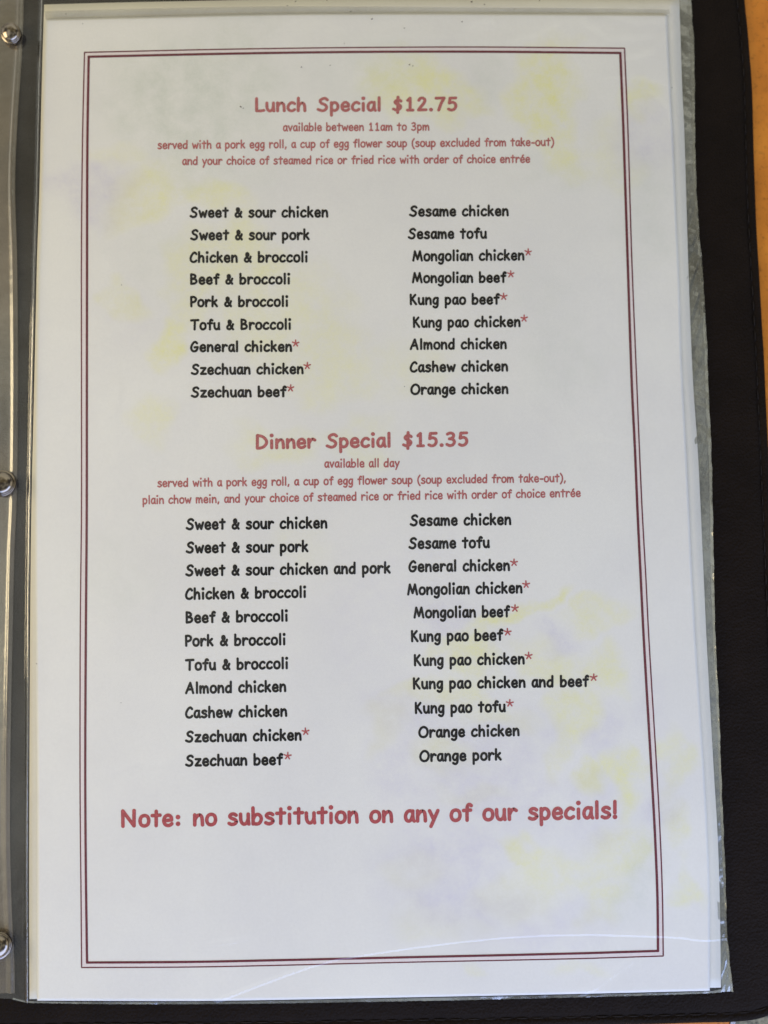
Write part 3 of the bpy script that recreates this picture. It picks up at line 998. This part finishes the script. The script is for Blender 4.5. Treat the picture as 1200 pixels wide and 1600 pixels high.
# ------------------------------------------------------------------ front film, seams
# columns gather at the bound edge, rows at the long crease near the foot
fx = np.unique(np.r_[np.linspace(0, 1, 230), np.linspace(0.13, 0.225, 130)])
fy = np.unique(np.r_[np.linspace(0, 1, 330), np.linspace(0.93, 1.0, 200)])
nux, nvy = fx, fy
P = coons(FILM_L, FILM_R, FILM_T, FILM_B, nux, nvy)
# denser columns near the spine side: warp the parameter by rebuilding with more columns
grid_mesh('front_film', at(P[..., 0], P[..., 1], z_front), M_FILM, sleeve)


def z_seam(x, y):
    return 0.0054 + waves(x, y) * 0.5 + 0.00025 * np.sin(300 * y + 60 * x) * np.sin(77 * y) * np.sin(31 * y + 1) + 0.00008 * np.sin(1100 * y + 900 * x) * np.sin(45 * y)


seam_in = [(p[0] - 4, p[1]) for p in BACK_R]
seam_in = [(1056, -140)] + seam_in[:-1] + [(1128, 1549.5)]
P = coons(seam_in, [(p[0] + 0.6 * math.sin(p[1] * 0.11), p[1]) for p in FILM_R], [(1056, -140), (1077, -140)], [(1128, 1549.5), (1145, 1549)], 12, 420)
P[:, -1, 0] += 0.5 * np.sin(P[:, -1, 1] * 0.13) * np.sin(P[:, -1, 1] * 0.037) + rng.normal(0, 0.12, P.shape[0])
W = at(P[..., 0], P[..., 1], z_seam)
crumple = np.exp(-((P[..., 1] - 440) / 130) ** 2) + 0.6 * np.exp(-((P[..., 1] - 1510) / 40) ** 2) + 0.35 * np.exp(-((P[..., 1] - 700) / 60) ** 2)
W[..., 2] += 0.00022 * crumple * np.sin(P[..., 1] * 0.17 + P[..., 0] * 0.5) * np.sin(P[..., 1] * 0.061 + P[..., 0] * 0.2)
W[:, -1, 2] += 0.0006
W[:, -2, 2] += 0.0003
grid_mesh('side_seam', W, M_SEAM, sleeve)
foot_t = [(20, 1559), (46, 1564.5), (300, 1565.5), (600, 1560.5), (900, 1554.5), (1109, 1549), (1128, 1545.5)]
foot_b = [(20, 1562), (46, 1567), (300, 1569), (600, 1565), (900, 1558.5), (1109, 1552), (1128, 1550)]
P = coons([foot_t[0], foot_b[0]], [foot_t[-1], foot_b[-1]], foot_t, foot_b, 300, 4)
P[-1, :, 1] += rng.normal(0, 0.2, P.shape[1])
grid_mesh('foot_seam', at(P[..., 0], P[..., 1], lambda x, y: 0.0056 + waves(x, y) * 0.5), M_SEAM, sleeve)


bead = interp_curve([(p[0] - 2.5, p[1]) for p in [(71, -100)] + PAGE_L], 260)
rows = []
for k, a in enumerate(np.linspace(0, math.pi, 9)):
    q = at(bead[:, 0] - 2.6 * math.cos(a), bead[:, 1], 0.0061)
    q[:, 2] = z_front(q[:, 0], q[:, 1]) + 0.0001 + 0.0006 * math.sin(a) * (0.8 + 0.2 * np.sin(bead[:, 1] * 0.021))
    rows.append(q)
grid_mesh('spine_glint_bead', np.stack(rows, 1), M_GLINT_BEAD, sleeve)  # added bead, shaped to catch a bright glint along the bound edge
band_t = [(70, 17.5), (200, 14), (420, 10), (600, 10.5), (800, 12), (1000, 14), (1046, 15)]
band_b = [(71, 30), (200, 27), (420, 22), (600, 20), (800, 20), (1000, 21), (1046, 21.5)]
P = coons([band_t[0], band_b[0]], [band_t[-1], band_b[-1]], band_t, band_b, 200, 8)
grid_mesh('top_band', at(P[..., 0], P[..., 1], lambda x, y: z_front(x, y) + 0.00025), M_TOP_BAND, sleeve)  # hazy grey band, darker than the paper, across the sheets' top edge


# crumbs and grime caught on the film near the head of the page
for px, py, rr in [(103, 22, 1.3), (129, 37, 1.0), (640, 101, 1.5), (645, 103, 1.0), (737, 3, 1.6), (757, 7, 1.3), (804, 14, 1.0), (843, 1, 1.2), (581, 30, 1.4),
                   (722, 34, 1.3), (582, 29, 1.0), (632, 44, 1.2), (471, 105, 1.2), (462, 2, 1.3), (511, 0, 1.4), (449, 9, 1.0), (548, 18, 1.2), (516, 102, .9),
                   (376, 167, 1.6), (380, 169, 1.0), (1050, 137, 1.0), (190, 445, .8), (57, 1037, 1.0), (632, 604, .9), (189, 1098, .8), (538, 68, .8)]:
    V, F, k0 = [], [], 0
    ang = np.linspace(0, 2 * math.pi, 9)[:-1]
    rad = rr * rng.uniform(0.6, 1.25, 8)
    q = at(px + rad * np.cos(ang), py + rad * 0.8 * np.sin(ang), z_front)
    c0 = q.mean(0)
    V += [tuple(v + np.array([0, 0, 0.00003])) for v in q] + [tuple(c0 + np.array([0, 0, 0.00016]))]
    F += [[k0 + j, k0 + 8, k0 + (j + 1) % 8] for j in range(8)]
    mesh_obj('dirt_speck', V, up_faces(V, F), M_DIRT, sleeve)


# ------------------------------------------------------------------ screw posts holding the sleeve
def lathe(prof, seg=48):
    V, F = [], []
    for r, z in prof:
        for k in range(seg):
            a = 2 * math.pi * k / seg
            V.append((r * math.cos(a), r * math.sin(a), z))
    n = len(prof)
    for i in range(n - 1):
        for k in range(seg):
            k2 = (k + 1) % seg
            F.append([i * seg + k, i * seg + k2, (i + 1) * seg + k2, (i + 1) * seg + k])
    F.append([(n - 1) * seg + k for k in range(seg)])
    return V, F


for (px, py, r), tilt in zip(POST, ((0.20, -0.05), (-0.10, 0.12), (-0.05, 0.10))):
    w = at(px, py, 0.0078)
    R_ = r * 0.277e-3
    prof = [(R_ * 0.80, -0.0045), (R_ * 0.80, -0.0012), (R_ * 0.98, -0.0010), (R_, -0.0004), (R_ * 0.985, 0.0002), (R_ * 0.93, 0.0005),
            (R_ * 0.88, 0.0004)] + [(R_ * 0.86 * math.cos(a), 0.00045 + R_ * 0.46 * math.sin(a)) for a in np.linspace(0.15, 1.54, 12)]
    V, F = lathe(prof)
    rot = Euler((tilt[0], tilt[1], 0), 'XYZ').to_matrix()
    V = [np.array(rot @ Vector(v)) + w for v in V]
    mesh_obj('screw_post', V, F, M_CHROME, cover)
